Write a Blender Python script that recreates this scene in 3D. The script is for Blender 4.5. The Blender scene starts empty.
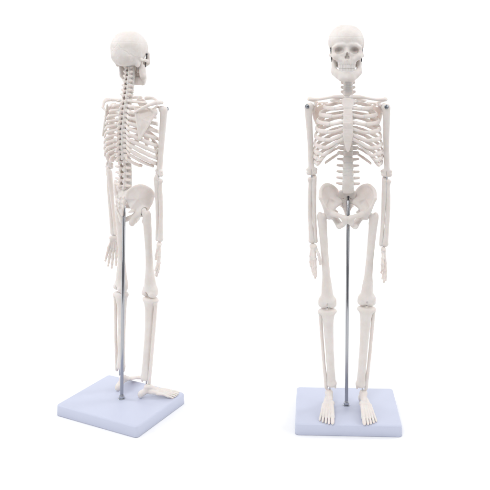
import bpy, math, random
import numpy as np
from mathutils import Matrix, Vector

# ------------------------------------------------------------------ camera, world, lamps
CM = 0.01
SC = bpy.context.scene
COL = SC.collection
R = math.radians

cam = bpy.data.cameras.new('camera')
cam_ob = bpy.data.objects.new('camera', cam)
COL.objects.link(cam_ob)
cam_ob.location = (5.7 * CM, 0, 40.31 * CM)
cam_ob.rotation_euler = (R(90), 0, 0)
cam.sensor_width = 36
cam.lens = 36 * 720 / 490
cam.shift_y = -(245 - 67.7) / 490
cam.shift_x = (245 - 282) / 490
cam.clip_start = 0.01
cam.clip_end = 50
SC.camera = cam_ob

w = bpy.data.worlds.new('World')
SC.world = w
w.use_nodes = True
bg = w.node_tree.nodes['Background']
bg.inputs[0].default_value = (0.93, 0.95, 1.0, 1)
bg.inputs[1].default_value = 0.22

def softbox(name, loc, target, sx, sy, power, col=(1, 1, 1)):
    l = bpy.data.lights.new(name, 'AREA')
    l.shape = 'RECTANGLE'
    l.size, l.size_y = sx, sy
    l.energy = power
    l.color = col
    o = bpy.data.objects.new(name, l)
    COL.objects.link(o)
    o.location = loc
    o.rotation_euler = (Vector(target) - Vector(loc)).to_track_quat('-Z', 'Y').to_euler()
    return o

MID = (0, 0.84, 0.2)
softbox('overhead_softbox', (0, 0.75, 1.55), (0, 0.83, 0), 1.6, 1.2, 8.4)
softbox('front_softbox', (-0.22, -0.42, 1.3), MID, 0.6, 0.4, 9.0)
softbox('left_softbox', (-1.25, 0.15, 0.65), MID, 0.7, 1.0, 4.6)
softbox('right_softbox', (1.25, 0.15, 0.65), MID, 0.7, 1.0, 4.6)
softbox('backdrop_softbox_left', (-1.3, 1.25, 1.0), (-0.2, 2.0, 0.35), 0.5, 1.0, 8.5)
softbox('backdrop_softbox_right', (1.3, 1.25, 1.0), (0.2, 2.0, 0.35), 0.5, 1.0, 8.5)

SC.view_settings.view_transform = 'Standard'
SC.view_settings.look = 'None'
SC.view_settings.exposure = 0.1
SC.view_settings.gamma = 1.0
SC.render.engine = 'CYCLES'
SC.cycles.max_bounces = 10
SC.cycles.diffuse_bounces = 6

# ------------------------------------------------------------------ materials
def mat(name):
    m = bpy.data.materials.new(name)
    m.use_nodes = True
    nt = m.node_tree
    return m, nt, nt.nodes['Principled BSDF']

def noise(nt, scale, detail=4, rough=0.55, coord=None):
    n = nt.nodes.new('ShaderNodeTexNoise')
    n.inputs['Scale'].default_value = scale
    n.inputs['Detail'].default_value = detail
    n.inputs['Roughness'].default_value = rough
    if coord is not None:
        nt.links.new(coord, n.inputs['Vector'])
    return n

def bone_mat(name, c0, c1, sss=0.5, rough=0.46, bump=0.4):
    m, nt, p = mat(name)
    tc = nt.nodes.new('ShaderNodeTexCoord').outputs['Object']
    n1 = noise(nt, 90, 5, 0.6, tc)
    ramp = nt.nodes.new('ShaderNodeMapRange')
    ramp.inputs['From Min'].default_value = 0.35
    ramp.inputs['From Max'].default_value = 0.7
    nt.links.new(n1.outputs['Fac'], ramp.inputs['Value'])
    mx = nt.nodes.new('ShaderNodeMix')
    mx.data_type = 'RGBA'
    mx.inputs['A'].default_value = (*c0, 1)
    mx.inputs['B'].default_value = (*c1, 1)
    nt.links.new(ramp.outputs['Result'], mx.inputs['Factor'])
    nt.links.new(mx.outputs['Result'], p.inputs['Base Color'])
    n2 = noise(nt, 420, 4, 0.6, tc)
    n3 = noise(nt, 130, 3, 0.5, tc)
    ad = nt.nodes.new('ShaderNodeMath'); ad.operation = 'MULTIPLY_ADD'
    nt.links.new(n3.outputs['Fac'], ad.inputs[0]); ad.inputs[1].default_value = 2.0
    nt.links.new(n2.outputs['Fac'], ad.inputs[2])
    b = nt.nodes.new('ShaderNodeBump')
    b.inputs['Strength'].default_value = bump
    b.inputs['Distance'].default_value = 0.0006
    nt.links.new(ad.outputs[0], b.inputs['Height'])
    nt.links.new(b.outputs[0], p.inputs['Normal'])
    mr = nt.nodes.new('ShaderNodeMapRange')
    mr.inputs['To Min'].default_value = rough - 0.08
    mr.inputs['To Max'].default_value = rough + 0.12
    nt.links.new(n3.outputs['Fac'], mr.inputs['Value'])
    nt.links.new(mr.outputs['Result'], p.inputs['Roughness'])
    p.inputs['Subsurface Weight'].default_value = sss
    p.inputs['Subsurface Radius'].default_value = (1.0, 0.52, 0.28)
    p.inputs['Subsurface Scale'].default_value = 0.0024
    p.inputs['Specular IOR Level'].default_value = 0.4
    return m

BONE = bone_mat('ivory_plastic', (0.79, 0.75, 0.72), (0.74, 0.685, 0.645))
TEETH = bone_mat('teeth_plastic', (0.79, 0.755, 0.73), (0.76, 0.715, 0.685), 0.2, 0.35, 0.08)

def plastic(name, c, rough, bump, scale=900):
    m, nt, p = mat(name)
    tc = nt.nodes.new('ShaderNodeTexCoord').outputs['Object']
    n = noise(nt, scale, 3, 0.5, tc)
    n2 = noise(nt, 25, 3, 0.5, tc)
    mx = nt.nodes.new('ShaderNodeMix'); mx.data_type = 'RGBA'
    mx.inputs['A'].default_value = (*[v * 0.975 for v in c], 1)
    mx.inputs['B'].default_value = (*[min(1, v * 1.02) for v in c], 1)
    nt.links.new(n2.outputs['Fac'], mx.inputs['Factor'])
    nt.links.new(mx.outputs['Result'], p.inputs['Base Color'])
    b = nt.nodes.new('ShaderNodeBump')
    b.inputs['Strength'].default_value = bump
    b.inputs['Distance'].default_value = 0.0003
    nt.links.new(n.outputs['Fac'], b.inputs['Height'])
    nt.links.new(b.outputs[0], p.inputs['Normal'])
    p.inputs['Roughness'].default_value = rough
    return m

BASE = plastic('lavender_plastic', (0.56, 0.59, 0.72), 0.42, 0.25)
WHITE = plastic('white_paper', (0.93, 0.93, 0.93), 0.8, 0.05, 300)

def metal(name, c, rough):
    m, nt, p = mat(name)
    tc = nt.nodes.new('ShaderNodeTexCoord').outputs['Object']
    n = noise(nt, 300, 3, 0.5, tc)
    mr = nt.nodes.new('ShaderNodeMapRange')
    mr.inputs['To Min'].default_value = max(0.02, rough - 0.05)
    mr.inputs['To Max'].default_value = rough + 0.07
    nt.links.new(n.outputs['Fac'], mr.inputs['Value'])
    nt.links.new(mr.outputs['Result'], p.inputs['Roughness'])
    p.inputs['Base Color'].default_value = (*c, 1)
    p.inputs['Metallic'].default_value = 1.0
    return m

CHROME = metal('polished_steel', (0.43, 0.44, 0.47), 0.13)
STEEL = metal('dull_steel', (0.30, 0.32, 0.35), 0.28)
NUT = metal('zinc_steel', (0.52, 0.54, 0.58), 0.3)
DARK = metal('dark_spring_steel', (0.10, 0.10, 0.11), 0.4)

# ------------------------------------------------------------------ signed distance toolkit (cm)
class G:
    def __init__(s, lo, hi, h):
        s.lo = np.array(lo, float); s.h = h
        s.n = (np.ceil((np.array(hi, float) - s.lo) / h)).astype(int) + 1
        ax = [s.lo[i] + h * np.arange(s.n[i]) for i in range(3)]
        g = np.meshgrid(*ax, indexing='ij')
        s.p = np.stack([a.ravel() for a in g], 1).astype(np.float32)

def V(*a): return np.array(a, np.float32)

def smin(a, b, k):
    h = np.clip(0.5 + 0.5 * (b - a) / k, 0, 1)
    return b * (1 - h) + a * h - k * h * (1 - h)

def smax(a, b, k): return -smin(-a, -b, k)

def rotz(p, a):
    c, s = math.cos(a), math.sin(a)
    q = p.copy(); q[:, 0] = c * p[:, 0] + s * p[:, 1]; q[:, 1] = -s * p[:, 0] + c * p[:, 1]
    return q

def roty(p, a):
    c, s = math.cos(a), math.sin(a)
    q = p.copy(); q[:, 0] = c * p[:, 0] - s * p[:, 2]; q[:, 2] = s * p[:, 0] + c * p[:, 2]
    return q

def rotx(p, a):
    c, s = math.cos(a), math.sin(a)
    q = p.copy(); q[:, 1] = c * p[:, 1] + s * p[:, 2]; q[:, 2] = -s * p[:, 1] + c * p[:, 2]
    return q

def ell(p, c, r, rz=0, ry=0, rx=0):
    q = p - V(*c)
    if rz: q = rotz(q, rz)
    if ry: q = roty(q, ry)
    if rx: q = rotx(q, rx)
    r = V(*r)
    k0 = np.linalg.norm(q / r, axis=1); k1 = np.linalg.norm(q / (r * r), axis=1) + 1e-6
    return k0 * (k0 - 1) / k1

def cap(p, a, b, ra, rb):
    a = V(*a); b = V(*b); d = b - a
    t = np.clip(((p - a) @ d) / max(float(d @ d), 1e-9), 0, 1)
    return np.linalg.norm(p - a - t[:, None] * d, axis=1) - (ra + (rb - ra) * t)

def chain(p, pts, rs, k=0.0):
    f = None
    if k and len(pts) > 2:                   # k set: a smooth spline through points and radii
        d = catmull([(*a, r) for a, r in zip(pts, rs)], 5 if len(pts) < 8 else 2)
        pts, rs = d[:, :3], np.maximum(d[:, 3], .02)
    for i in range(len(pts) - 1):
        g = cap(p, pts[i], pts[i + 1], rs[i], rs[i + 1])
        f = g if f is None else np.minimum(f, g)
    return f

def rbox(p, c, b, r, rz=0, rx=0):
    q = p - V(*c)
    if rz: q = rotz(q, rz)
    if rx: q = rotx(q, rx)
    d = np.abs(q) - (V(*b) - r)
    return np.linalg.norm(np.maximum(d, 0), axis=1) + np.minimum(d.max(1), 0) - r

def tri(p, a, b, c, th):
    a, b, c = V(*a), V(*b), V(*c)
    n = np.cross(b - a, c - a); n = n / np.linalg.norm(n)
    def seg(u, v):
        d = v - u; t = np.clip(((p - u) @ d) / (d @ d), 0, 1)
        return np.linalg.norm(p - u - t[:, None] * d, axis=1)
    ins = ((p - a) @ np.cross(n, b - a) > 0) & ((p - b) @ np.cross(n, c - b) > 0) & ((p - c) @ np.cross(n, a - c) > 0)
    e = np.minimum(np.minimum(seg(a, b), seg(b, c)), seg(c, a))
    return np.where(ins, np.abs((p - a) @ n), e) - th

def wob(p, amp, fr=2.6, ph=0.0):
    amp = amp * .45; x, y, z = p[:, 0] * fr, p[:, 1] * fr, p[:, 2] * fr
    return amp * (np.sin(x * 1.3 + 1.7 * np.sin(y * .9 + ph) + ph) + np.sin(y * 1.7 + 1.3 * np.sin(z * 1.1)) + np.sin(z * 1.5 + 1.1 * np.sin(x * 1.2 + 2))
                  + .5 * np.sin(x * 3.1 + z * 2.3 + ph) * np.sin(y * 2.7 + 1))

def surfnet(F, g):
    n = g.n; F = F.reshape(n)
    c = [F[i:n[0] - 1 + i, j:n[1] - 1 + j, k:n[2] - 1 + k] for i in (0, 1) for j in (0, 1) for k in (0, 1)]
    C = np.stack(c, -1)
    ins = C < 0
    m = ins.any(-1) & ~ins.all(-1)
    idx = -np.ones(m.shape, int); cells = np.argwhere(m); idx[m] = np.arange(len(cells))
    Cv = C[m]
    off = np.array([(i, j, k) for i in (0, 1) for j in (0, 1) for k in (0, 1)], float)
    acc = np.zeros((len(cells), 3)); cnt = np.zeros(len(cells))
    for a in range(8):
        for ax, bit in ((0, 4), (1, 2), (2, 1)):
            if a & bit: continue
            b = a | bit
            va, vb = Cv[:, a], Cv[:, b]
            s = (va < 0) != (vb < 0)
            t = va[s] / (va[s] - vb[s])
            pt = np.repeat(off[a][None], s.sum(), 0); pt[:, ax] = t
            acc[s] += pt; cnt[s] += 1
    verts = g.lo + g.h * (cells + acc / cnt[:, None])
    quads = []
    I = F < 0
    for ax in range(3):
        sl0 = [slice(1, n[d] - 1) for d in range(3)]; sl1 = list(sl0)
        sl0[ax] = slice(0, n[ax] - 1); sl1[ax] = slice(1, n[ax])
        A = I[tuple(sl0)]; B = I[tuple(sl1)]
        e = np.argwhere(A != B)
        if not len(e): continue
        fl = A[A != B]
        base = e.copy()
        for d in range(3):
            if d != ax: base[:, d] += 1
        u, v = (ax + 1) % 3, (ax + 2) % 3
        q = []
        for du, dv in ((-1, -1), (0, -1), (0, 0), (-1, 0)):
            cc = base.copy(); cc[:, u] += du; cc[:, v] += dv
            q.append(idx[cc[:, 0], cc[:, 1], cc[:, 2]])
        q = np.stack(q, 1)
        q[~fl] = q[~fl][:, ::-1]
        quads.append(q)
    return verts, np.concatenate(quads)

def mesh(name, verts, faces, m, smooth=True):
    me = bpy.data.meshes.new(name)
    me.from_pydata((np.asarray(verts, float) * CM).tolist(), [], [list(map(int, f)) for f in faces])
    me.materials.append(m)
    if smooth:
        me.polygons.foreach_set('use_smooth', [True] * len(me.polygons))
    me.update()
    return me

def relax(v, f, it):
    e = np.concatenate([f[:, [0, 1]], f[:, [1, 2]], f[:, [2, 3]], f[:, [3, 0]]])
    e = np.concatenate([e, e[:, ::-1]])
    n = np.bincount(e[:, 0], minlength=len(v))[:, None].astype(float)
    def avg(u):
        return np.stack([np.bincount(e[:, 0], u[e[:, 1], d], len(u)) for d in range(3)], 1) / n
    for _ in range(it):                      # Taubin pair: smooths without shrinking
        v = v + .55 * (avg(v) - v)
        v = v - .53 * (avg(v) - v)
    return v

def sdf_raw(fn, lo, hi, h, it=2):
    g = G(lo, hi, h)
    v, f = surfnet(fn(g.p), g)
    return relax(v, f, it), f

def mirror(vf):
    v, f = vf
    v = np.array(v, float).copy(); v[:, 0] *= -1
    return v, [list(reversed(list(q))) for q in f]

def sided(name, fn, lo, hi, h, m=None, it=2):
    vf = sdf_raw(fn, lo, hi, h, it)
    m = m or BONE
    return {-1: mesh(name, *vf, m), 1: mesh(name, *mirror(vf), m)}

def single(name, fn, lo, hi, h, m=None, it=2):
    return mesh(name, *sdf_raw(fn, lo, hi, h, it), m or BONE)

def catmull(pts, n):
    P = [np.array(p, float) for p in pts]
    P = [2 * P[0] - P[1]] + P + [2 * P[-1] - P[-2]]
    out = []
    for i in range(1, len(P) - 2):
        for t in np.linspace(0, 1, n, endpoint=False):
            a, b, c, d = P[i - 1:i + 3]
            out.append(.5 * (2 * b + (c - a) * t + (2 * a - 5 * b + 4 * c - d) * t * t + (3 * b - a - 3 * c + d) * t ** 3))
    out.append(P[-2])
    return np.array(out)

def sweep(path, ra, rb, nrm, seg=12):
    """tube along path; ra(i)/rb(i) are radii along binormal / outward normal"""
    path = np.asarray(path, float); n = len(path)
    T = np.gradient(path, axis=0); T /= np.linalg.norm(T, axis=1)[:, None]
    vs, fs = [], []
    for i in range(n):
        N = np.array(nrm(i), float); B = np.cross(T[i], N); B /= np.linalg.norm(B); N = np.cross(B, T[i])
        for s in range(seg):
            a = 2 * math.pi * s / seg
            vs.append(path[i] + B * ra(i) * math.cos(a) + N * rb(i) * math.sin(a))
    for i in range(n - 1):
        for s in range(seg):
            t = (s + 1) % seg
            fs.append([i * seg + s, i * seg + t, (i + 1) * seg + t, (i + 1) * seg + s])
    fs.append(list(range(seg))[::-1]); fs.append([(n - 1) * seg + s for s in range(seg)])
    # orientation check by signed volume
    v = np.array(vs)
    vol = sum(np.dot(v[f[0]], np.cross(v[f[k]], v[f[k + 1]])) for f in fs for k in range(1, len(f) - 1))
    if vol < 0: fs = [f[::-1] for f in fs]
    return v, fs

def merge(*vfs):
    V_, F_ = [], []
    o = 0
    for v, f in vfs:
        V_.append(np.asarray(v, float)); F_ += [[int(i) + o for i in q] for q in f]; o += len(v)
    return np.concatenate(V_), F_

def cyl(c, axis, r, h, seg=24, rot=0.0, bev=0.0):
    """capped, optionally bevelled prism"""
    ax = Vector(axis).normalized(); q = Vector((0, 0, 1)).rotation_difference(ax)
    prof = [(r, 0), (r, h)] if not bev else [(r - bev, 0), (r, bev), (r, h - bev), (r - bev, h)]
    vs, fs = [], []
    for rr, z in prof:
        for s in range(seg):
            a = rot + 2 * math.pi * s / seg
            vs.append(Vector(c) + q @ Vector((rr * math.cos(a), rr * math.sin(a), z)))
    for i in range(len(prof) - 1):
        for s in range(seg):
            t = (s + 1) % seg
            fs.append([i * seg + s, i * seg + t, (i + 1) * seg + t, (i + 1) * seg + s])
    fs.append(list(range(seg))[::-1]); fs.append([(len(prof) - 1) * seg + s for s in range(seg)])
    return np.array([tuple(v) for v in vs]), fs

# ------------------------------------------------------------------ backdrop
def backdrop():
    prof = [(50, 0)]
    prof += [(y, 0) for y in (80, 110, 140, 170)]
    for a in np.linspace(0, 90, 13)[1:]:
        prof.append((170 + 45 * math.sin(R(a)), 45 - 45 * math.cos(R(a))))
    prof.append((215, 220))
    xs = np.linspace(-190, 190, 9)
    vs = [(x, y, z) for y, z in prof for x in xs]
    n = len(xs)
    fs = [[i * n + j, i * n + j + 1, (i + 1) * n + j + 1, (i + 1) * n + j] for i in range(len(prof) - 1) for j in range(n - 1)]
    o = bpy.data.objects.new('backdrop', mesh('backdrop', vs, fs, WHITE))
    COL.objects.link(o)
    o['kind'] = 'structure'
    o['label'] = 'seamless white studio paper under and behind both models'
backdrop()

# ------------------------------------------------------------------ bone shapes
M = {}

# ---- skull: chin at z 0, crown at z 6.4, face towards -Y
def teeth_arch(t):          # t in -1..1
    a = t * 1.25
    return (0.88 * math.sin(a), -1.28 - 0.92 * math.cos(a) * 1.0 + 0.0, a)

def skull_fn(p):
    q = p.copy(); q[:, 0] = np.abs(q[:, 0])
    f = ell(q, (0, .38, 4.42), (1.93, 2.42, 1.98))
    f = smin(f, ell(q, (0.62, .5, 4.45), (1.36, 1.75, 1.80)), .5)
    f = smin(f, ell(q, (0, -.85, 4.45), (1.72, 1.25, 1.55)), .3)
    f = smin(f, ell(q, (0, 1.55, 3.5), (1.5, 1.3, 1.25)), .4)
    f = smin(f, ell(q, (0, .35, 2.95), (1.5, 1.6, .65)), .4)
    f = smin(f, ell(q, (1.42, .6, 2.55), (.26, .34, .42)), .3)                    # mastoid
    f = smax(f, -ell(q, (2.15, -1.0, 3.5), (.5, .7, .62)), .3)                     # temple hollow
    f = smin(f, chain(q, [(.1, -2.0, 3.98), (.5, -2.04, 4.1), (1.0, -1.9, 4.05), (1.5, -1.5, 3.75)], [.19, .18, .17, .17]), .25)
    # face block
    f = smin(f, ell(q, (0, -1.3, 3.0), (1.1, .8, 1.15)), .3)
    f = smin(f, ell(q, (0, -1.4, 2.2), (1.02, .82, .62)), .3)
    f = smin(f, chain(q, [(.8, -.6, 2.9), (.85, -.45, 1.75)], [.42, .28]), .2)    # pterygoid plates
    # cheek bone and arch
    f = smin(f, chain(q, [(1.55, -1.45, 3.7), (1.5, -1.5, 3.1), (1.28, -1.7, 2.72)], [.17, .27, .32]), .22)
    f = smin(f, chain(q, [(1.28, -1.68, 2.75), (.8, -1.78, 2.4)], [.32, .28]), .25)
    f = smin(f, chain(q, [(1.42, -1.55, 2.85), (1.78, -.9, 2.9), (1.85, -.2, 2.98), (1.75, .5, 3.05)], [.24, .18, .16, .2]), .14)
    f = smax(f, -ell(q, (.80, -2.05, 3.47), (.50, .95, .42), rz=-.2, ry=.15), .09)   # orbits
    # nose
    f = smin(f, chain(q, [(0, -2.0, 3.85), (.05, -2.18, 3.45), (.07, -2.36, 3.12)], [.18, .16, .13]), .15)
    f = smax(f, -ell(q, (.12, -2.2, 2.66), (.18, .55, .24)), .06)
    f = smax(f, -ell(q, (.02, -2.3, 2.95), (.14, .5, .28)), .06)
    f = smin(f, chain(q, [(0, -1.78, 3.1), (0, -1.9, 2.5)], [.03, .045]), .04)
    f = smin(f, ell(q, (0, -2.16, 2.38), (.1, .14, .08)), .08)
    f = smin(f, ell(q, (0, -1.5, 1.98), (1.0, .72, .26)), .18)                    # alveolar ridge
    for k in range(5):                                                            # tooth roots
        a = .12 + .235 * k
        f = smin(f, cap(q, (.93 * math.sin(a), -1.3 - .92 * math.cos(a), 2.3), (.9 * math.sin(a), -1.28 - .93 * math.cos(a), 1.85), .05, .08), .09)
    f = smax(f, -ell(q, (1.42, -1.2, 2.1), (.34, .6, .36)), .2)
    f = smax(f, -ell(q, (0, -.75, 1.72), (.6, .9, .45)), .15)
    f = smax(f, -ell(q, (1.85, .35, 2.75), (.25, .12, .12)), .06)
    f = smin(f, chain(q, [(0, 2.62, 3.15), (.7, 2.4, 3.0), (1.3, 1.7, 2.85)], [.1, .08, .05]), .2)
    # sutures and the seam of the lifting skull cap: shallow grooves
    zig = .05 * np.sin(q[:, 0] * 14) + .04 * np.sin(q[:, 0] * 23 + 1)
    lamb = np.where(q[:, 1] > .7, np.abs(q[:, 2] - (4.75 - .85 * q[:, 0]) - zig), 9)
    coro = np.where(q[:, 2] > 4.1, np.abs(q[:, 1] + .75 - .25 * q[:, 0] - .7 * zig), 9)
    sagi = np.where((q[:, 1] > -.75) & (q[:, 2] > 4.75), np.abs(p[:, 0] - .03 * np.sin(q[:, 1] * 17)), 9)
    capc = np.abs(q[:, 2] - 5.0 - .03 * q[:, 1])
    f = f + .035 * np.exp(-(lamb / .045) ** 2) + .016 * np.exp(-(coro / .04) ** 2) + .018 * np.exp(-(sagi / .04) ** 2) + .022 * np.exp(-(capc / .035) ** 2)
    low = np.clip((3.9 - q[:, 2]) / .8, 0, 1) * np.clip(q[:, 1] / .6, 0, 1)
    f = f + low * wob(p, .035, 4.6, 1.0)
    return f + wob(p, .022, 2.4)
M['skull'] = single('skull', skull_fn, (-2.4, -2.8, 1.4), (2.4, 3.1, 6.6), .045)

def jaw_fn(p):
    q = p.copy(); q[:, 0] = np.abs(q[:, 0])
    z = q.copy(); z[:, 2] *= .62
    def s(pt): return (pt[0], pt[1], pt[2] * .62)
    f = chain(z, [s((0, -1.98, .58)), s((.55, -1.86, .58)), s((1.06, -1.35, .78)), s((1.38, -.7, 1.08))], [.27, .30, .33, .30], .15)
    f = smin(f, chain(q, [(0, -2.08, .26), (.6, -1.9, .27)], [.27, .25]), .35)
    f = smin(f, chain(q, [(1.40, -.7, .95), (1.50, -.35, 1.25)], [.26, .25]), .2)
    y = q.copy(); y[:, 1] *= .5
    def u(pt): return (pt[0], pt[1] * .5, pt[2])
    f = smin(f, chain(y, [u((1.42, -.55, 1.1)), u((1.40, -.4, 1.9)), u((1.46, -.25, 2.3))], [.29, .31, .24]), .15)
    f = smin(f, chain(q, [(1.52, -.1, 2.2), (1.6, .15, 2.8)], [.18, .19]), .12)
    f = smin(f, chain(q, [(1.44, -.6, 2.0), (1.42, -.8, 2.7)], [.2, .12]), .12)
    for k in range(5):
        a = .12 + .235 * k
        f = smin(f, cap(q, (.9 * math.sin(a), -1.28 - .84 * math.cos(a), .75), (.84 * math.sin(a), -1.26 - .86 * math.cos(a), 1.0), .06, .1), .1)
    return f + wob(p, .012, 3)
M['jaw'] = single('jaw', jaw_fn, (-2, -2.6, -.2), (2, .6, 3.2), .042)

def teeth_fn(z0, z1, sc):
    def fn(p):
        f = None
        wd = [.095, .085, .095, .10, .10, .13, .13]
        s = 0.0; pos = []
        for wv in wd:
            pos.append(s + wv + .012); s += 2 * wv + .03
        for k, t in enumerate(pos):
            a = t / 1.02
            for sg in (-1, 1):
                x = .82 * sc * math.sin(a) * sg; yy = -1.28 - .88 * sc * math.cos(a)
                th = .09 if k < 3 else .16
                g = rbox(p, (x, yy, (z0 + z1) / 2), (wd[k], th, abs(z1 - z0) / 2), .075, rz=a * sg * .95)
                f = g if f is None else np.minimum(f, g)
        return f
    return fn
M['upper_teeth'] = single('upper_teeth', teeth_fn(1.42, 1.88, 1.0), (-1.2, -2.4, 1.25), (1.2, -.8, 2.05), .022, TEETH, 0)
M['lower_teeth'] = single('lower_teeth', teeth_fn(.98, 1.45, .90), (-1.2, -2.4, .8), (1.2, -.8, 1.45), .022, TEETH, 0)

def spring_mesh(sgn):
    pts = []
    for i in range(150):
        t = i / 149
        c = np.array([(1.80 - .13 * t) * sgn, -.72 + .1 * t, 3.72 - 1.45 * t])
        if 10 < i < 140:
            a = t * 2 * math.pi * 17
            c += np.array([math.cos(a) * .07 * sgn, math.sin(a) * .07, 0])
        pts.append(c)
    a = sweep(pts, lambda i: .024, lambda i: .024, lambda i: (0.3, 1, .2), 6)
    b = cyl((1.70 * sgn, -.72, 3.72), (sgn, 0, 0), .1, .16, 12)
    c = cyl((1.56 * sgn, -.62, 2.27), (sgn, 0, 0), .1, .16, 12)
    return mesh('spring', *merge(a, b, c), DARK)
M['spring'] = {-1: spring_mesh(-1), 1: spring_mesh(1)}

# ---- vertebrae (body centre at origin, +Y is back)
def vert_fn(bw, bd, bh, tx, tr, sp, spz, sr):
    def fn(p):
        q = p.copy(); q[:, 0] = np.abs(q[:, 0])
        r = np.sqrt((q[:, 0] / bw) ** 2 + (q[:, 1] / bd) ** 2)
        waist = 1 - .09 * np.cos(np.clip(q[:, 2] / bh, -1, 1) * math.pi / 2)
        side = (r - waist) * min(bw, bd)
        f = smax(side, np.abs(q[:, 2]) - bh, .07)
        f = smin(f, chain(q, [(bw * .55, bd * .6, .08), (bw * .62, bd + .12, .05), (bw * .3, bd + .33, -.02), (0, bd + .45, -.05)], [.12, .12, .11, .1]), .06)
        f = smin(f, chain(q, [(bw * .52, bd + .30, bh * .8), (bw * .46, bd + .34, -bh * 1.1)], [.13, .14]), .05)
        f = smin(f, chain(q, [(bw * .6, bd + .1, .03), (tx * .8, bd + .17, .05), (tx, bd + .2, .08)], [tr * 1.15, tr, tr * .8]), .09)
        f = smin(f, chain(q, [(bw * .55, bd + .12, .3), (bw * .55, bd + .16, -.3)], [.12, .12]), .05)
        y = q.copy(); y[:, 2] *= .6
        f = smin(f, chain(y, [(0, bd + .4, -.03), (0, sp, spz * .6)], [.09, sr]), .06)
        return f + wob(p, .008, 4, bw * 10)
    return fn
M['cervical'] = single('vertebra', vert_fn(.56, .36, .21, .68, .19, .98, -.12, .12), (-1.1, -.5, -.6), (1.1, 1.35, .6), .04)
M['thoracic'] = single('vertebra', vert_fn(.48, .37, .25, .92, .20, 1.2, -.34, .12), (-1.3, -.55, -.85), (1.3, 1.55, .6), .04)
M['lumbar'] = single('vertebra', vert_fn(.70, .48, .30, 1.28, .165, 1.32, -.10, .13), (-1.65, -.65, -.65), (1.65, 1.6, .65), .045)

SPY = [(41.6, -.8), (40, -.8), (38, -.6), (36.5, -.35), (34, -.05), (32, -.05), (30.5, -.2), (28.6, -.4), (27.2, -.4), (26.2, -.2)]
def spy(z):
    zz = [a for a, b in SPY][::-1]; yy = [b for a, b in SPY][::-1]
    return float(np.interp(z, zz, yy))
SPINE = []
for i in range(7): SPINE.append(('cervical', 41.0 - .555 * i, .90 + .028 * i))
for i in range(12): SPINE.append(('thoracic', 37.0 - .575 * i, .98 + .018 * i))
for i in range(5): SPINE.append(('lumbar', 29.98 - .735 * i, .92 + .02 * i))
TZ = [z for k, z, s in SPINE if k == 'thoracic']

def spine_core():
    zs = np.linspace(41.5, 26.2, 120)
    pts = [(0, spy(z), z) for z in zs]
    rr = lambda i: float(np.interp(zs[i], [26.6, 30.5, 36, 41.5], [.68, .50, .45, .50]))
    return mesh('spine', *sweep(pts, rr, lambda i: rr(i) * .74, lambda i: (0, -1, 0), 20), BONE)
M['spine'] = spine_core()

# ---- rib cage
A_ = [1.9, 2.75, 3.25, 3.5, 3.65, 3.75, 3.82, 3.86, 3.88, 3.84, 3.5, 2.7]
B_ = [1.25, 1.75, 2.08, 2.28, 2.38, 2.42, 2.42, 2.38, 2.3, 2.2, 2.0, 1.8]
TC = [150, 150, 149, 147, 144, 140, 134, 127, 119, 110, 104, 76]
ZF = [36.85, 36.0, 35.15, 34.3, 33.4, 32.5, 31.65, 30.95, 30.35, 29.8, 29.55, 29.6]
ZS = [36.75, 36.1, 35.35, 34.6, 33.85, 33.2, 32.75]
CY = [-.95, -1.0, -1.0, -1.0, -1.0, -1.0, -1.0, -.98, -.95, -.92, -.85, -.7]
def stern_y(z): return float(np.interp(z, [31.4, 32.5, 34.5, 36.2, 37.2], [-3.45, -3.5, -3.38, -2.85, -2.35]))

def rib_paths(i):
    """anatomical right (x<0): bony rib path and cartilage path"""
    a, b, tc, cy, zv = A_[i], B_[i], TC[i], CY[i], TZ[i]
    yv = spy(zv)
    th0 = 26 if i else 32
    pts = [(-.38, yv + .28, zv + .12), (-.75, yv + .62, zv + .12)]
    ths = np.linspace(th0, tc, 14)
    for t in ths:
        u = (t - th0 * .5) / (tc - th0 * .5)
        x = -a * math.sin(R(t)) ** .92
        y = cy + b * math.cos(R(t)) * (1.0 if t < 90 else 1.04)
        z = zv + .1 + (ZF[i] - zv - .1) * (.75 * math.sin(u * math.pi / 2) + .25 * u)
        pts.append((x, y, z))
    # drop a first arc point that would fold back
    if abs(pts[2][0]) < .95: pts.pop(2)
    bony = catmull(pts, 5)
    e = np.array(pts[-1])
    cart = None
    if i < 7:
        zs = ZS[i]; s = np.array((-.5, stern_y(zs) + .08, zs))
        d = e - np.array(pts[-2]); d /= np.linalg.norm(d)
        L = np.linalg.norm(s - e)
        d[2] *= .3; m1 = e + d * L * .32 + np.array((0, -.03, 0))
        m2 = s + (e - s) * .38 + np.array((0, -.12, -.05 * min(i, 5) / 3))
        cart = [e, m1 * .6 + (e + (s - e) * .33) * .4, m2, s]
    elif i < 10:
        tgt = {7: (-1.15, -3.25, 32.15), 8: (-1.8, -3.0, 31.65), 9: (-2.4, -2.65, 31.05)}[i]
        s = np.array(tgt); d = e - np.array(pts[-2]); d /= np.linalg.norm(d)
        L = np.linalg.norm(s - e)
        cart = [e, e + d * L * .30, s + (e - s) * .35 + np.array((0, -.1, -.18)), s]
    return bony, (catmull(cart, 7) if cart is not None else None), cy, a, b

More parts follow.
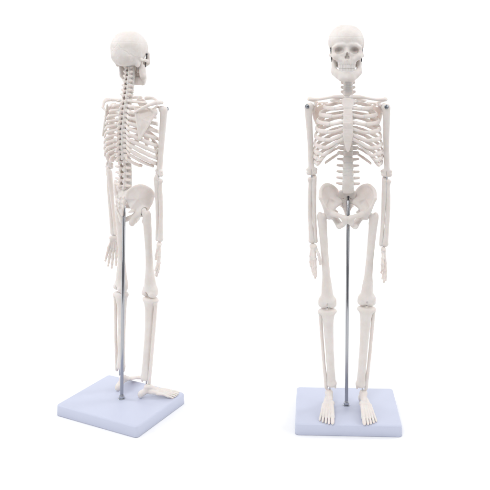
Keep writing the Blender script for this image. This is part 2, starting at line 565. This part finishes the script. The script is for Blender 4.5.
RIB = {-1: [], 1: []}
CART = []
for i in range(12):
    bony, cart, cy, a, b = rib_paths(i)
    def nf(path):
        def f(k):
            x, y, z = path[k]
            v = np.array((x / a ** 2, (y - cy) / b ** 2, .10 if i else 1.2)); return v / np.linalg.norm(v)
        return f
    n = len(bony)
    ht = .235 if i < 10 else .18
    taper = lambda k, n=n, ht=ht, i=i: ht * (1 + .07 * math.sin(k * .37 + i * 2.1) + .04 * math.sin(k * .9 + i)) * float(np.interp(k / (n - 1), [0, .08, .25, .75, .97, 1], [.62, .72, .95, 1.0, 1.05, .9 if i < 10 else .5]))
    vf = sweep(bony, taper, lambda k, n=n: .115 * float(np.interp(k / (n - 1), [0, .1, .5, 1], [1.1, 1.15, 1, 1.0 if i < 10 else .6])), nf(bony), 14)
    RIB[-1].append(mesh('rib', *vf, BONE)); RIB[1].append(mesh('rib', *mirror(vf), BONE))
    if cart is not None:
        n2 = len(cart)
        vc = sweep(cart, lambda k: .20 * float(np.interp(k / (n2 - 1), [0, .5, 1], [1.02, .9, .95])), lambda k: .12, nf(cart), 12)
        CART += [vc, mirror(vc)]
M['rib_cage'] = mesh('rib_cage', *merge(*CART), BONE)

def sternum_fn(p):
    q = p.copy(); q[:, 0] = np.abs(q[:, 0])
    zs = np.array([31.2, 31.6, 32.1, 32.9, 34.2, 35.4, 36.0, 36.5, 37.05, 37.3])
    ws = np.array([.10, .24, .36, .54, .55, .50, .50, .66, .72, .45])
    yy = np.interp(p[:, 2], [31.4, 32.5, 34.5, 36.2, 37.2], [-3.45, -3.5, -3.38, -2.85, -2.35])
    hw = np.interp(p[:, 2], zs, ws)
    f = smax(q[:, 0] - hw, np.abs(p[:, 1] - yy) * .92 - .13, .1)
    f = smax(f, np.maximum(31.25 - p[:, 2], p[:, 2] - 37.25), .1)
    f = smax(f, -ell(q, (0, -2.3, 37.5), (.36, .5, .3)), .08)
    for z in ZS[1:6]:
        f = smin(f, ell(q, (.55, stern_y(z) + .03, z), (.14, .12, .13)), .08)
    f = f + .022 * np.exp(-((p[:, 2] - 36.05) / .05) ** 2) + .02 * np.exp(-((p[:, 2] - 32.35) / .05) ** 2)
    for z in ZS[2:6]:
        f = f + .014 * np.exp(-((p[:, 2] - z) / .06) ** 2)
    return f + wob(p, .018, 3.5)
M['sternum'] = single('sternum', sternum_fn, (-1, -3.8, 31.1), (1, -2.0, 37.5), .042, None, 8)

# ---- clavicle, scapula (right = negative x)
SHO = (-4.38, -1.35, 36.1)
def clav_fn(p):
    f = chain(p, [(-.5, -2.3, 37.32), (-1.4, -2.45, 37.35), (-2.4, -2.1, 37.16), (-3.3, -1.5, 37.0), (-4.25, -1.15, 36.98)], [.24, .18, .15, .17, .21], .1)
    return f + wob(p, .008, 4)
M['clavicle'] = sided('clavicle', clav_fn, (-4.7, -2.9, 36.6), (-.1, -.7, 37.8), .045)

def scap_fn(p):
    sm, ia, gl = (-2.35, 1.15, 36.5), (-3.15, 1.05, 32.85), (-4.0, -.5, 35.8)
    md = (-3.15, .80, 35.1)
    lt = (-3.85, .2, 34.7)
    f = tri(p, sm, ia, md, .055)
    for a, b in ((ia, lt), (lt, gl), (gl, sm)):
        f = smin(f, tri(p, a, b, md, .055), .06)
    f = smin(f, chain(p, [sm, (-2.68, 1.13, 34.9), ia], [.12, .12, .14]), .08)
    f = smin(f, chain(p, [ia, lt, gl], [.12, .12, .2]), .1)
    f = smin(f, chain(p, [sm, (-3.3, .35, 36.5), gl], [.09, .09, .16]), .08)
    f = smin(f, chain(p, [(-2.4, 1.3, 35.8), (-3.15, 1.15, 36.2), (-3.85, .45, 36.7), (-4.3, -.35, 37.0), (-4.35, -.9, 37.0)], [.09, .17, .19, .25, .24]), .08)
    f = smin(f, ell(p, (-3.95, -.55, 35.85), (.24, .3, .42)), .12)
    f = smin(f, chain(p, [(-3.75, -.5, 36.2), (-3.6, -1.1, 36.5), (-3.75, -1.5, 36.35)], [.18, .16, .15]), .1)
    return f + wob(p, .008, 3.5)
M['scapula'] = sided('scapula', scap_fn, (-4.8, -1.9, 32.5), (-1.9, 1.8, 37.4), .045, None, 8)

# ---- long bones: proximal joint at origin, distal at -Z
LH, LF, LFE, LT = 7.9, 8.0, 11.5, 9.0
def hum_fn(p):
    f = chain(p, [(-.02, 0, -.1), (-.05, 0, -1.2), (0, -.03, -3), (.02, -.02, -5), (0, 0, -6.6), (0, 0, -7.3)], [.42, .40, .35, .33, .34, .36], .25)
    f = smin(f, ell(p, (.2, .12, .05), (.36, .4, .42)), .15)
    f = smin(f, ell(p, (-.2, -.05, -.05), (.28, .34, .45)), .12)
    f = smin(f, chain(p, [(-.42, 0, -7.25), (.5, .02, -7.25)], [.18, .2]), .2)
    f = smin(f, chain(p, [(-.33, -.05, -7.6), (.38, -.05, -7.6)], [.27, .25]), .12)
    f = smax(f, -ell(p, (0, .32, -7.3), (.22, .2, .3)), .08)
    f = smax(f, -ell(p, (.02, -.36, -7.62), (.1, .2, .5)), .1)
    return f + wob(p, .012, 2.5)
M['humerus'] = sided('humerus', hum_fn, (-.9, -.8, -8.1), (.9, .8, .7), .05)

def ulna_fn(p):
    f = chain(p, [(.22, .12, 0), (.2, .08, -1.0), (.2, .02, -3.5), (.23, 0, -6), (.27, 0, -7.7)], [.34, .33, .255, .21, .25], .15)
    f = smin(f, ell(p, (.12, .22, .22), (.25, .24, .42)), .15)
    f = smax(f, -ell(p, (.12, -.18, .2), (.4, .22, .25)), .1)
    return f + wob(p, .010, 2.7)
M['ulna'] = sided('ulna', ulna_fn, (-.5, -.6, -8.1), (.8, .8, .9), .045)

def rad_fn(p):
    f = chain(p, [(-.2, -.05, -.25), (-.18, -.03, -.7), (-.21, 0, -1.4), (-.31, -.02, -3.5), (-.26, 0, -6), (-.17, 0, -7.6)], [.30, .22, .25, .25, .27, .37], .15)
    f = smin(f, ell(p, (-.16, 0, -7.62), (.38, .26, .3)), .12)
    f = smin(f, ell(p, (-.2, -.05, -.2), (.29, .29, .14)), .05)
    return f + wob(p, .010, 2.9, 1)
M['radius'] = sided('radius', rad_fn, (-.8, -.6, -8.1), (.5, .6, .3), .045)

# hand: wrist at origin, fingers down -Z, palm faces +X (medial) on the right hand, thumb forwards -Y
FING = [(-.42, -.02, -1.55, -.10, 1.75, .02), (-.12, 0, -1.65, -.03, 1.95, .04), (.16, .0, -1.58, .04, 1.8, .06), (.42, .02, -1.42, .12, 1.45, .08)]
# (y at knuckle, x, z knuckle, spread, length, curl)
def hand_fn(p):
    f = ell(p, (0, 0, -.25), (.24, .46, .3))
    f = smin(f, chain(p, [(.0, -.28, -.3), (0, .3, -.3)], [.22, .22]), .1)
    f = smin(f, chain(p, [(.02, -.3, -.52), (.02, .28, -.52)], [.17, .17]), .08)
    for y, x, z, s, L, c in FING:
        b = (0, y * .55, -.55)
        m = (x - .03, y * .8, (z - .55) / 2)
        f = smin(f, chain(p, [b, m, (x, y, z)], [.15, .13, .165]), .06)
    return f + wob(p, .008, 5)
M['hand'] = sided('hand', hand_fn, (-.6, -.9, -2.0), (.6, .9, .3), .035)
def finger_pts(k):
    if k == 4:
        P = [(.08, -.32, -.45), (.2, -.7, -1.0), (.3, -.85, -1.55), (.34, -.86, -1.95)]
        return P, [.18, .15, .16, .12]
    y, x, z, s, L, c = FING[k]
    P = [(x, y, z + .06)]
    d = np.array((c * .8, s, -1.0)); 
    for seg, fr in enumerate((.46, .31, .23)):
        dd = d + np.array((c * 2.4 * seg, 0, 0)); dd /= np.linalg.norm(dd)
        P.append(tuple(np.array(P[-1]) + dd * L * fr))
    return P, [.165, .145, .13, .10]
def finger_fn(k):
    P, rs = finger_pts(k)
    def fn(p):
        f = chain(p, P, [r * .9 for r in rs], .03)
        for pt, r in zip(P, rs):
            f = smin(f, ell(p, pt, (r * 1.08, r * 1.08, r * 1.15)), .07)
        return f + wob(p, .006, 6, k)
    return fn
M['finger'] = []
for k in range(5):
    P = np.array(finger_pts(k)[0])
    M['finger'].append(sided('thumb' if k == 4 else 'finger', finger_fn(k), P.min(0) - .25, P.max(0) + .25, .033))

def fem_fn(p):
    f = chain(p, [(-.68, .05, -.9), (-.56, 0, -2.2), (-.36, -.06, -4.6), (-.18, -.08, -7.0), (-.05, -.02, -9.2), (0, 0, -10.4)], [.52, .47, .42, .44, .63, .80], .35)
    f = smin(f, cap(p, (0, 0, 0), (-.7, .05, -.55), .34, .42), .15)
    f = np.minimum(f, ell(p, (0.02, 0, .02), (.48, .48, .48)))
    f = smin(f, ell(p, (-.92, .12, -.35), (.33, .42, .55)), .2)
    f = smin(f, ell(p, (-.35, .3, -1.25), (.22, .22, .28)), .15)
    f = smin(f, cap(p, (-.55, 0, -10.45), (.55, 0, -10.45), .48, .48), .3)
    f = smin(f, ell(p, (-.56, .12, -10.85), (.50, .66, .50)), .15)
    f = smin(f, ell(p, (.56, .12, -10.85), (.50, .66, .52)), .15)
    f = smax(f, -ell(p, (0, .55, -11.0), (.17, .55, .55)), .12)
    f = smax(f, -ell(p, (0, -.68, -11.05), (.16, .28, .5)), .15)
    return f + wob(p, .014, 2.1)
M['femur'] = sided('femur', fem_fn, (-1.5, -.9, -11.6), (1.3, 1.0, .7), .055)

def tib_fn(p):
    f = chain(p, [(.05, .0, -.55), (.06, -.05, -1.6), (.10, -.08, -3.5), (.16, -.04, -6), (.2, 0, -8.0), (.2, 0, -8.55)], [.76, .60, .50, .45, .48, .54], .35)
    f = smin(f, ell(p, (.0, .05, -.34), (1.08, .72, .38)), .22)
    f = smax(f, p[:, 2] + .06, .08)
    f = smin(f, ell(p, (0, 0, -.02), (.16, .3, .14)), .06)
    f = smin(f, ell(p, (.05, -.52, -1.1), (.22, .2, .42)), .2)
    f = smin(f, ell(p, (.22, 0, -8.6), (.52, .45, .32)), .15)
    f = smin(f, cap(p, (.6, -.02, -8.5), (.62, -.02, -9.05), .2, .14), .12)
    f = smax(f, -ell(p, (.12, 0, -9.1), (.38, .7, .28)), .08)
    return f + wob(p, .013, 2.3)
M['tibia'] = sided('tibia', tib_fn, (-1.3, -1, -9.4), (1.4, 1, .3), .055)

def fib_fn(p):
    f = chain(p, [(-.78, .15, -.62), (-.80, .12, -1.2), (-.72, .08, -3.5), (-.58, .05, -6.5), (-.44, .02, -8.4), (-.42, .0, -9.1)], [.25, .21, .19, .185, .21, .17], .15)
    f = smin(f, ell(p, (-.78, .22, -.55), (.27, .26, .26)), .1)
    f = smin(f, ell(p, (-.42, .02, -8.75), (.2, .24, .42)), .1)
    return f + wob(p, .010, 2.5)
M['fibula'] = sided('fibula', fib_fn, (-1.3, -.4, -9.6), (.1, .7, -.1), .045)

# foot: ankle at origin, sole at z = -1.95, toes to -Y, big toe medial (+X on right foot)
TOE = [(.62, -3.3, -1.52, .19, .95), (.24, -3.4, -1.57, .135, .85), (-.08, -3.28, -1.6, .13, .8), (-.40, -3.1, -1.63, .125, .75), (-.70, -2.85, -1.66, .125, .68)]
def foot_fn(p):
    f = ell(p, (.02, .05, -.38), (.46, .62, .42))
    f = smin(f, chain(p, [(0, .3, -.9), (.0, 1.05, -1.3)], [.45, .46]), .25)
    f = smin(f, ell(p, (0, 1.15, -1.5), (.40, .42, .42)), .15)
    f = smin(f, chain(p, [(.08, -.3, -.6), (.16, -.85, -.82)], [.38, .36]), .15)
    f = smin(f, chain(p, [(-.15, -.2, -1.0), (-.3, -1.0, -1.15)], [.36, .30]), .15)
    f = smin(f, chain(p, [(-.45, -1.25, -1.2), (.45, -1.25, -.95)], [.26, .28]), .12)
    for k, (x, y, z, r, L) in enumerate(TOE):
        bx = .42 - .235 * k
        m = ((bx + x) / 2 + .02, (-1.3 + y) / 2, -1.15 - .045 * k)
        f = smin(f, chain(p, [(bx, -1.3, -.98 - .07 * k), m, (x, y, z)], [.22, .17 if k else .21, r * 1.25]), .05)
        f = smin(f, ell(p, (x, y, z), (r * 1.3, r * 1.3, r * 1.2)), .06)
    return f + wob(p, .010, 4.2)
M['foot'] = sided('foot', foot_fn, (-1.2, -3.7, -2.15), (1.2, 1.8, .25), .045)
def toe_fn(k):
    x, y, z, r, L = TOE[k]
    d = .10 if k == 0 else (.06, .02, -.06, -.14)[k - 1]
    P = [(x, y - .08, z), (x + d * .3, y - L * .5, z - .05), (x + d * .5, y - L * .8, z - .16), (x + d * .5, y - L, z - .2)]
    rs = [r * 1.15, r * 1.05, r * 1.1, r * .85]
    def fn(p):
        f = chain(p, P, rs, .02)
        f = smin(f, ell(p, P[1], (r * .95,) * 3), .05)
        return f + wob(p, .006, 5, k)
    return fn, P
M['toe'] = []
for k in range(5):
    fn, P = toe_fn(k); P = np.array(P)
    M['toe'].append(sided('toe', fn, P.min(0) - .32, P.max(0) + .32, .036))

# ---- pelvis (skeleton coordinates)
def pel_fn(p):
    q = p.copy(); q[:, 0] = -np.abs(q[:, 0])
    def Y(pt): return (pt[0] * .95, pt[1] * 1.15 - .6, pt[2] - .15)
    P1, SI, N, H, AI = map(Y, [(-.95, .95, 25.7), (-.9, .5, 25.2), (-1.45, .6, 24.55), (-2.3, -.5, 24.3), (-2.75, -1.35, 25.0)])
    crest = catmull([Y(c) for c in [(-.95, .95, 25.7), (-1.3, .97, 26.5), (-1.95, .6, 27.1), (-2.7, -.05, 27.25), (-3.2, -.8, 26.8), (-3.25, -1.4, 26.05)]], 3)
    F_ = Y((-2.3, .22, 25.75))
    ring = [tuple(c) for c in crest] + [AI, H, N, SI]
    f = None
    for i in range(len(ring)):
        g = tri(q, ring[i], ring[(i + 1) % len(ring)], F_, .10)
        f = g if f is None else smin(f, g, .10)
    n = len(crest)
    f = smin(f, chain(q, [tuple(c) for c in crest], list(np.interp(np.linspace(0, 1, n), [0, .4, .8, 1], [.2, .17, .19, .18]))), .14)
    f = smin(f, chain(q, [ring[n - 1], AI, Y((-2.45, -1.0, 24.45))], [.16, .2, .34]), .14)
    f = smin(f, chain(q, [SI, Y((-1.6, .1, 24.75)), H], [.24, .26, .4]), .5)      # arcuate line
    f = smin(f, ell(q, Y((-2.15, -.4, 24.1)), (.64, .68, .72)), .2)
    f = smin(f, chain(q, [Y((-2.0, -.85, 24.25)), Y((-1.2, -1.45, 24.1)), Y((-.22, -1.68, 23.8))], [.36, .27, .28]), .2)
    f = smin(f, ell(q, Y((-.3, -1.62, 23.65)), (.42, .26, .52)), .2)
    f = smin(f, chain(q, [Y((-.32, -1.5, 23.35)), Y((-.58, -1.1, 22.95)), Y((-.86, -.4, 22.7))], [.3, .27, .32]), .2)
    f = smin(f, ell(q, Y((-.95, .05, 22.6)), (.36, .4, .42)), .2)
    f = smin(f, chain(q, [Y((-1.0, .1, 22.75)), Y((-1.5, .05, 23.45)), Y((-2.0, -.1, 23.9))], [.38, .37, .46]), .2)
    f = smin(f, chain(q, [Y((-1.6, .45, 24.2)), Y((-1.15, .7, 24.0))], [.24, .1]), .15)      # ischial spine
    f = smax(f, -ell(q, (-.98, -1.5, 23.5), (.30, 1.2, .40), ry=-.25), .12)
    f = smax(f, -ell(q, (HIP[0] - .32, HIP[1], HIP[2]), (.56, .52, .53)), .08)
    return f + wob(p, .014, 2.4)
HIP = (-2.22, -1.1, 23.9)
M['pelvis'] = single('pelvis', pel_fn, (-3.6, -3.1, 21.7), (3.6, 1.1, 27.5), .05, None, 40)

def sac_fn(p):
    q = p.copy(); q[:, 0] = -np.abs(q[:, 0])
    z = q[:, 2]
    ck = ([23.2, 23.8, 24.5, 25.3, 26.0, 26.6], [.32, .52, .60, .50, .12, -.2])
    cy = np.interp(z, *ck)
    hw = np.interp(z, [23.2, 23.9, 24.6, 25.4, 26.1, 26.5], [.16, .38, .70, .95, 1.05, .8])
    th = np.interp(z, [23.2, 24, 25.4, 26.3], [.12, .18, .26, .36])
    f = smax(-q[:, 0] - hw, (np.abs(q[:, 1] - cy) - th) * .85, .18)
    f = smax(f, np.maximum(23.15 - z, z - 26.45), .15)
    for zz in (24.3, 24.85, 25.4):
        c0 = float(np.interp(zz, *ck))
        f = smax(f, -ell(q, (-.42, c0 - .27, zz), (.1, .14, .09)), .05)
        f = smin(f, ell(q, (0, c0 + .28, zz + .1), (.12, .2, .2)), .12)
        f = smin(f, ell(q, (-.65, c0 + .2, zz + .2), (.14, .14, .2)), .12)
        f = smax(f, -ell(q, (-.38, c0 + .3, zz), (.1, .15, .1)), .05)
    return f + wob(p, .014, 3.3)
M['sacrum'] = single('sacrum', sac_fn, (-1.4, -1, 22.9), (1.4, 1.5, 26.7), .045)

# ---- stand
BW, BD, BT = 11.74, 9.3, 1.262
def base_mesh():
    """rounded slab with soft top edge and slight draft"""
    def ring(w, d, r, z, n=8):
        out = []
        for cx, cy, a0 in ((w / 2 - r, d / 2 - r, 0), (-w / 2 + r, d / 2 - r, 90), (-w / 2 + r, -d / 2 + r, 180), (w / 2 - r, -d / 2 + r, 270)):
            for a in np.linspace(a0, a0 + 90, n):
                out.append((cx + r * math.cos(R(a)), cy + r * math.sin(R(a)), z))
        return out
    rings = [ring(BW - .2, BD - .2, .36, 0.0), ring(BW, BD, .42, .08)]
    rings.append(ring(BW - .05, BD - .05, .42, BT - .2))
    for a in (22, 45, 68, 90):
        i = .2 * (1 - math.cos(R(a)))
        rings.append(ring(BW - .05 - 2 * i, BD - .05 - 2 * i, max(.42 - i, .2), BT - .2 + .2 * math.sin(R(a))))
    n = len(rings[0])
    vs = [v for r_ in rings for v in r_]; fs = []
    for k in range(len(rings) - 1):
        for s in range(n):
            t = (s + 1) % n
            fs.append([k * n + s, k * n + t, (k + 1) * n + t, (k + 1) * n + s])
    fs.append(list(range(n))[::-1]); fs.append([(len(rings) - 1) * n + s for s in range(n)])
    me = mesh('base', vs, fs, BASE)
    return me
M['base'] = base_mesh()
M['rod'] = mesh('rod', *cyl((0, 0, BT - .3), (0, 0, 1), .195, 25.0 - BT + .3, 32, 0, .04), CHROME)
M['nut'] = mesh('nut', *merge(cyl((0, 0, BT), (0, 0, 1), .43, .07, 32, 0, .02), cyl((0, 0, BT + .07), (0, 0, 1), .34, .30, 6, .3, .04)), NUT, False)
M['pin'] = mesh('pin', *merge(cyl((0, 0, 24.95), (0, 0, 1), .08, .7, 16, 0, .03), cyl((-.17, 0, 25.35), (1, 0, 0), .05, .34, 12, 0, .02)), DARK)
M['joint_pin'] = mesh('joint_pin', *cyl((0, 0, -.55), (0, 0, 1), .085, 1.1, 12, 0, .02), NUT)
def bolt_mesh():
    # head disc with a raised rim and cross slot, axis -Y
    vf = [cyl((0, 0, 0), (0, -1, 0), .25, .14, 24, 0, .04), cyl((0, .5, 0), (0, -1, 0), .10, .6, 16)]
    vf.append(cyl((0, -.14, 0), (0, -1, 0), .15, .05, 6, 0, .015))
    return mesh('bolt', *merge(*vf), STEEL)
M['bolt'] = bolt_mesh()

# ------------------------------------------------------------------ assembly
def T(x, y, z): return Matrix.Translation((x * CM, y * CM, z * CM))
def RZ(a): return Matrix.Rotation(R(a), 4, 'Z')

def put(name, me, parent, m=None):
    o = bpy.data.objects.new(name, me)
    COL.objects.link(o)
    o.parent = parent
    if m is not None: o.matrix_local = m
    return o

def seg(a, b, L, twist=0.0, s=1.0):
    """matrix taking the canonical bone (0,0,0)->(0,0,-L) onto a->b"""
    a = Vector(a); b = Vector(b); d = b - a
    q = Vector((0, 0, -1)).rotation_difference(d.normalized())
    return T(*a) @ q.to_matrix().to_4x4() @ RZ(twist) @ Matrix.Diagonal((s, s, d.length / L, 1))

def model(loc, yaw, label, P):
    root = bpy.data.objects.new('skeleton_model', None)
    root.empty_display_size = .03
    COL.objects.link(root)
    root.location = (loc[0] * CM, loc[1] * CM, 0)
    root.rotation_euler = (0, 0, yaw)
    root['label'] = label; root['category'] = 'skeleton model'
    root['group'] = 'skeleton models on lavender bases'
    put('base', M['base'], root)
    # lean of rod and bones: small rotation about the axis lean_axis through the foot of the rod
    ax = Vector(P['lean_axis'])
    def lean(a): return T(0, 0, BT) @ Matrix.Rotation(R(a), 4, ax) @ T(0, 0, -BT)
    rod = put('rod', M['rod'], root, lean(P['rod_lean']))
    put('nut', M['nut'], rod); put('pin', M['pin'], rod)
    B = lean(P['body_lean']) @ T(*P['shift']) @ RZ(P['torso_yaw'])
    LG = lean(P['body_lean']) @ T(*P['leg_shift']) @ RZ(P['leg_yaw'])
    SB = B @ T(*P['shoulder_shift'])
    # head
    sk = put('skull', M['skull'], root, B @ T(*P['head']) @ RZ(P['head_yaw']) @ Matrix.Rotation(R(P['head_nod']), 4, 'X') @ Matrix.Diagonal((1.0, .95, .995, 1)) @ T(0, 0, -2.2))
    put('jaw', M['jaw'], sk); put('upper_teeth', M['upper_teeth'], sk); put('lower_teeth', M['lower_teeth'], sk)
    for s in (-1, 1): put('spring', M['spring'][s], sk)
    # spine
    sp = put('spine', M['spine'], root, B)
    rnd = random.Random(5)
    for kind, z, sc in SPINE:
        slope = (spy(z + .4) - spy(z - .4)) / .8
        m = T(0, spy(z), z) @ Matrix.Rotation(-math.atan(slope) * .8, 4, 'X') @ RZ(rnd.uniform(-2, 2)) @ Matrix.Diagonal((sc, sc * rnd.uniform(.97, 1.03), sc, 1))
        put('vertebra', M[kind], sp, m)
    # ribs
    rc = put('rib_cage', M['rib_cage'], root, B)
    put('sternum', M['sternum'], rc)
    for i in range(12):
        for s in (-1, 1): put('rib', RIB[s][i], rc)
    PV = B @ T(*P['pelvis_shift']) @ RZ(P['pelvis_yaw']) @ T(0, 0, 24) @ Matrix.Diagonal((*P['pelvis_scale'], 1)) @ T(0, 0, -24)
    pv = put('pelvis', M['pelvis'], root, PV)
    put('sacrum', M['sacrum'], pv)
    for s in (-1, 1):
        k = 'r' if s < 0 else 'l'
        put('clavicle', M['clavicle'][s], root, SB)
        put('scapula', M['scapula'][s], root, SB @ T(0, .13, 0))
        sh = Vector((SHO[0] * -s, SHO[1], SHO[2]))
        el, wr = P['elbow_' + k], P['wrist_' + k]
        hu = put('humerus', M['humerus'][s], root, SB @ seg((sh.x, sh.y, sh.z + .05), el, LH + .25, P['arm_twist_' + k]))
        ft = P['fore_twist_' + k]
        bl = put('bolt', M['bolt'], hu)
        bl.matrix_local = T(P['bolt_x_' + k], -.38, .08) @ RZ(P['bolt_turn_' + k])
        fm = SB @ seg(el, wr, LF, ft)
        put('ulna', M['ulna'][s], root, fm); put('radius', M['radius'][s], root, fm)
        tip = P['tip_' + k]
        hd = put('hand', M['hand'][s], root, SB @ seg(wr, tip, 3.9, P['hand_twist_' + k], 1.15) )
        for f in range(5): put('thumb' if f == 4 else 'finger', M['finger'][f][s], hd)
        hip = tuple((PV @ (Vector(P['hip_' + k]) * CM)) / CM)
        kn, an = [tuple((LG @ (Vector(P[j + k]) * CM)) / CM) for j in ('knee_', 'ankle_')]
        put('femur', M['femur'][s], root, seg(hip, kn, LFE, P['femur_twist_' + k]))
        tm = seg(Vector(kn) + Vector((0, 0, .08)), an, LT, P['shin_twist_' + k])
        put('tibia', M['tibia'][s], root, tm); put('fibula', M['fibula'][s], root, tm)
        for at in (el, wr): put('joint_pin', M['joint_pin'], root, SB @ T(*at))
        for at in (kn, (an[0], an[1], an[2] - .15)): put('joint_pin', M['joint_pin'], root, T(*at))
        fo = put('foot', M['foot'][s], root, T(*P['foot_' + k]) @ RZ(P['foot_yaw_' + k]) @ Matrix.Rotation(R(P['foot_pitch']), 4, 'X') @ Matrix.Scale(P['foot_scale'], 4))
        for f in range(5): put('toe', M['toe'][f][s], fo)
    return root

FRONT = dict(lean_axis=(0, 1, 0), rod_lean=.5, body_lean=0.05, shift=(.16, 0, -.3), leg_shift=(.02, 0, 0), shoulder_shift=(-.1, 0, 0), pelvis_shift=(-.1, 0, 0), pelvis_scale=(1, 1, 1),
    torso_yaw=-3.2, leg_yaw=-.7, pelvis_yaw=2,
    head=(-.2, -1.05, 41.3), head_yaw=3, head_nod=0,
    elbow_r=(-4.05, -.9, 28.0), elbow_l=(4.5, -.9, 27.9), wrist_r=(-3.85, -1.2, 20.45), wrist_l=(4.1, -1.2, 20.25),
    tip_r=(-3.95, -1.4, 16.2), tip_l=(4.4, -1.3, 16.0), bolt_x_r=-.12, bolt_x_l=.02,
    arm_twist_r=0, arm_twist_l=0, fore_twist_r=0, fore_twist_l=0, hand_twist_r=35, hand_twist_l=5, bolt_turn_r=-20, bolt_turn_l=15,
    hip_r=(-2.2, -1.1, 23.9), hip_l=(2.3, -1.1, 23.95), knee_r=(-2.25, -1.3, 12.75), knee_l=(2.22, -1.3, 13.1),
    ankle_r=(-1.95, -.4, 3.5), ankle_l=(1.8, -.4, 3.5), femur_twist_r=0, femur_twist_l=0, shin_twist_r=0, shin_twist_l=0,
    foot_r=(-2.05, -.45, 3.2), foot_l=(1.95, -.45, 3.2), foot_yaw_r=-5, foot_yaw_l=6, foot_pitch=0, foot_scale=1.0)
model((13.16, 83.34), -.040, 'white plastic skeleton model facing the viewer on a pale lavender base', FRONT)

BACK = dict(FRONT)
BACK.update(lean_axis=(-.47, .88, 0), rod_lean=-.7, body_lean=-.8, shift=(0, 0, -.66), leg_shift=(0, 0, 0), shoulder_shift=(0, -.5, 0), pelvis_shift=(0, 0, .22), pelvis_scale=(.95, .90, .97),
    torso_yaw=-9, leg_yaw=-3, pelvis_yaw=-3,
    head=(.1, -.75, 41.1), head_yaw=13, head_nod=0,
    elbow_r=(-4.15, -.95, 28.1), wrist_r=(-4.2, -1.1, 20.75), tip_r=(-4.3, -1.0, 16.35), hand_twist_r=42, bolt_x_r=-.1,
    elbow_l=(4.3, -.8, 28.2), wrist_l=(3.7, -1.3, 20.3), tip_l=(4.1, -1.0, 16.0), hand_twist_l=-45,
    hip_r=(-2.2, -1.1, 24.0), hip_l=(2.05, -1.35, 24.0), arm_twist_r=-12, femur_twist_r=-10, femur_twist_l=-24,
    knee_r=(-2.4, -2.2, 13.05), knee_l=(2.25, -2.2, 12.9), ankle_r=(-2.2, -1.8, 3.1), ankle_l=(2.0, -1.8, 3.6),
    foot_r=(-2.7, -1.6, 2.85), foot_l=(1.65, -2.3, 2.85), foot_yaw_r=-56, foot_yaw_l=-2, foot_scale=.81)
model((-13.22, 84.98), math.pi - .462, 'white plastic skeleton model seen from behind and turned right on its lavender base', BACK)
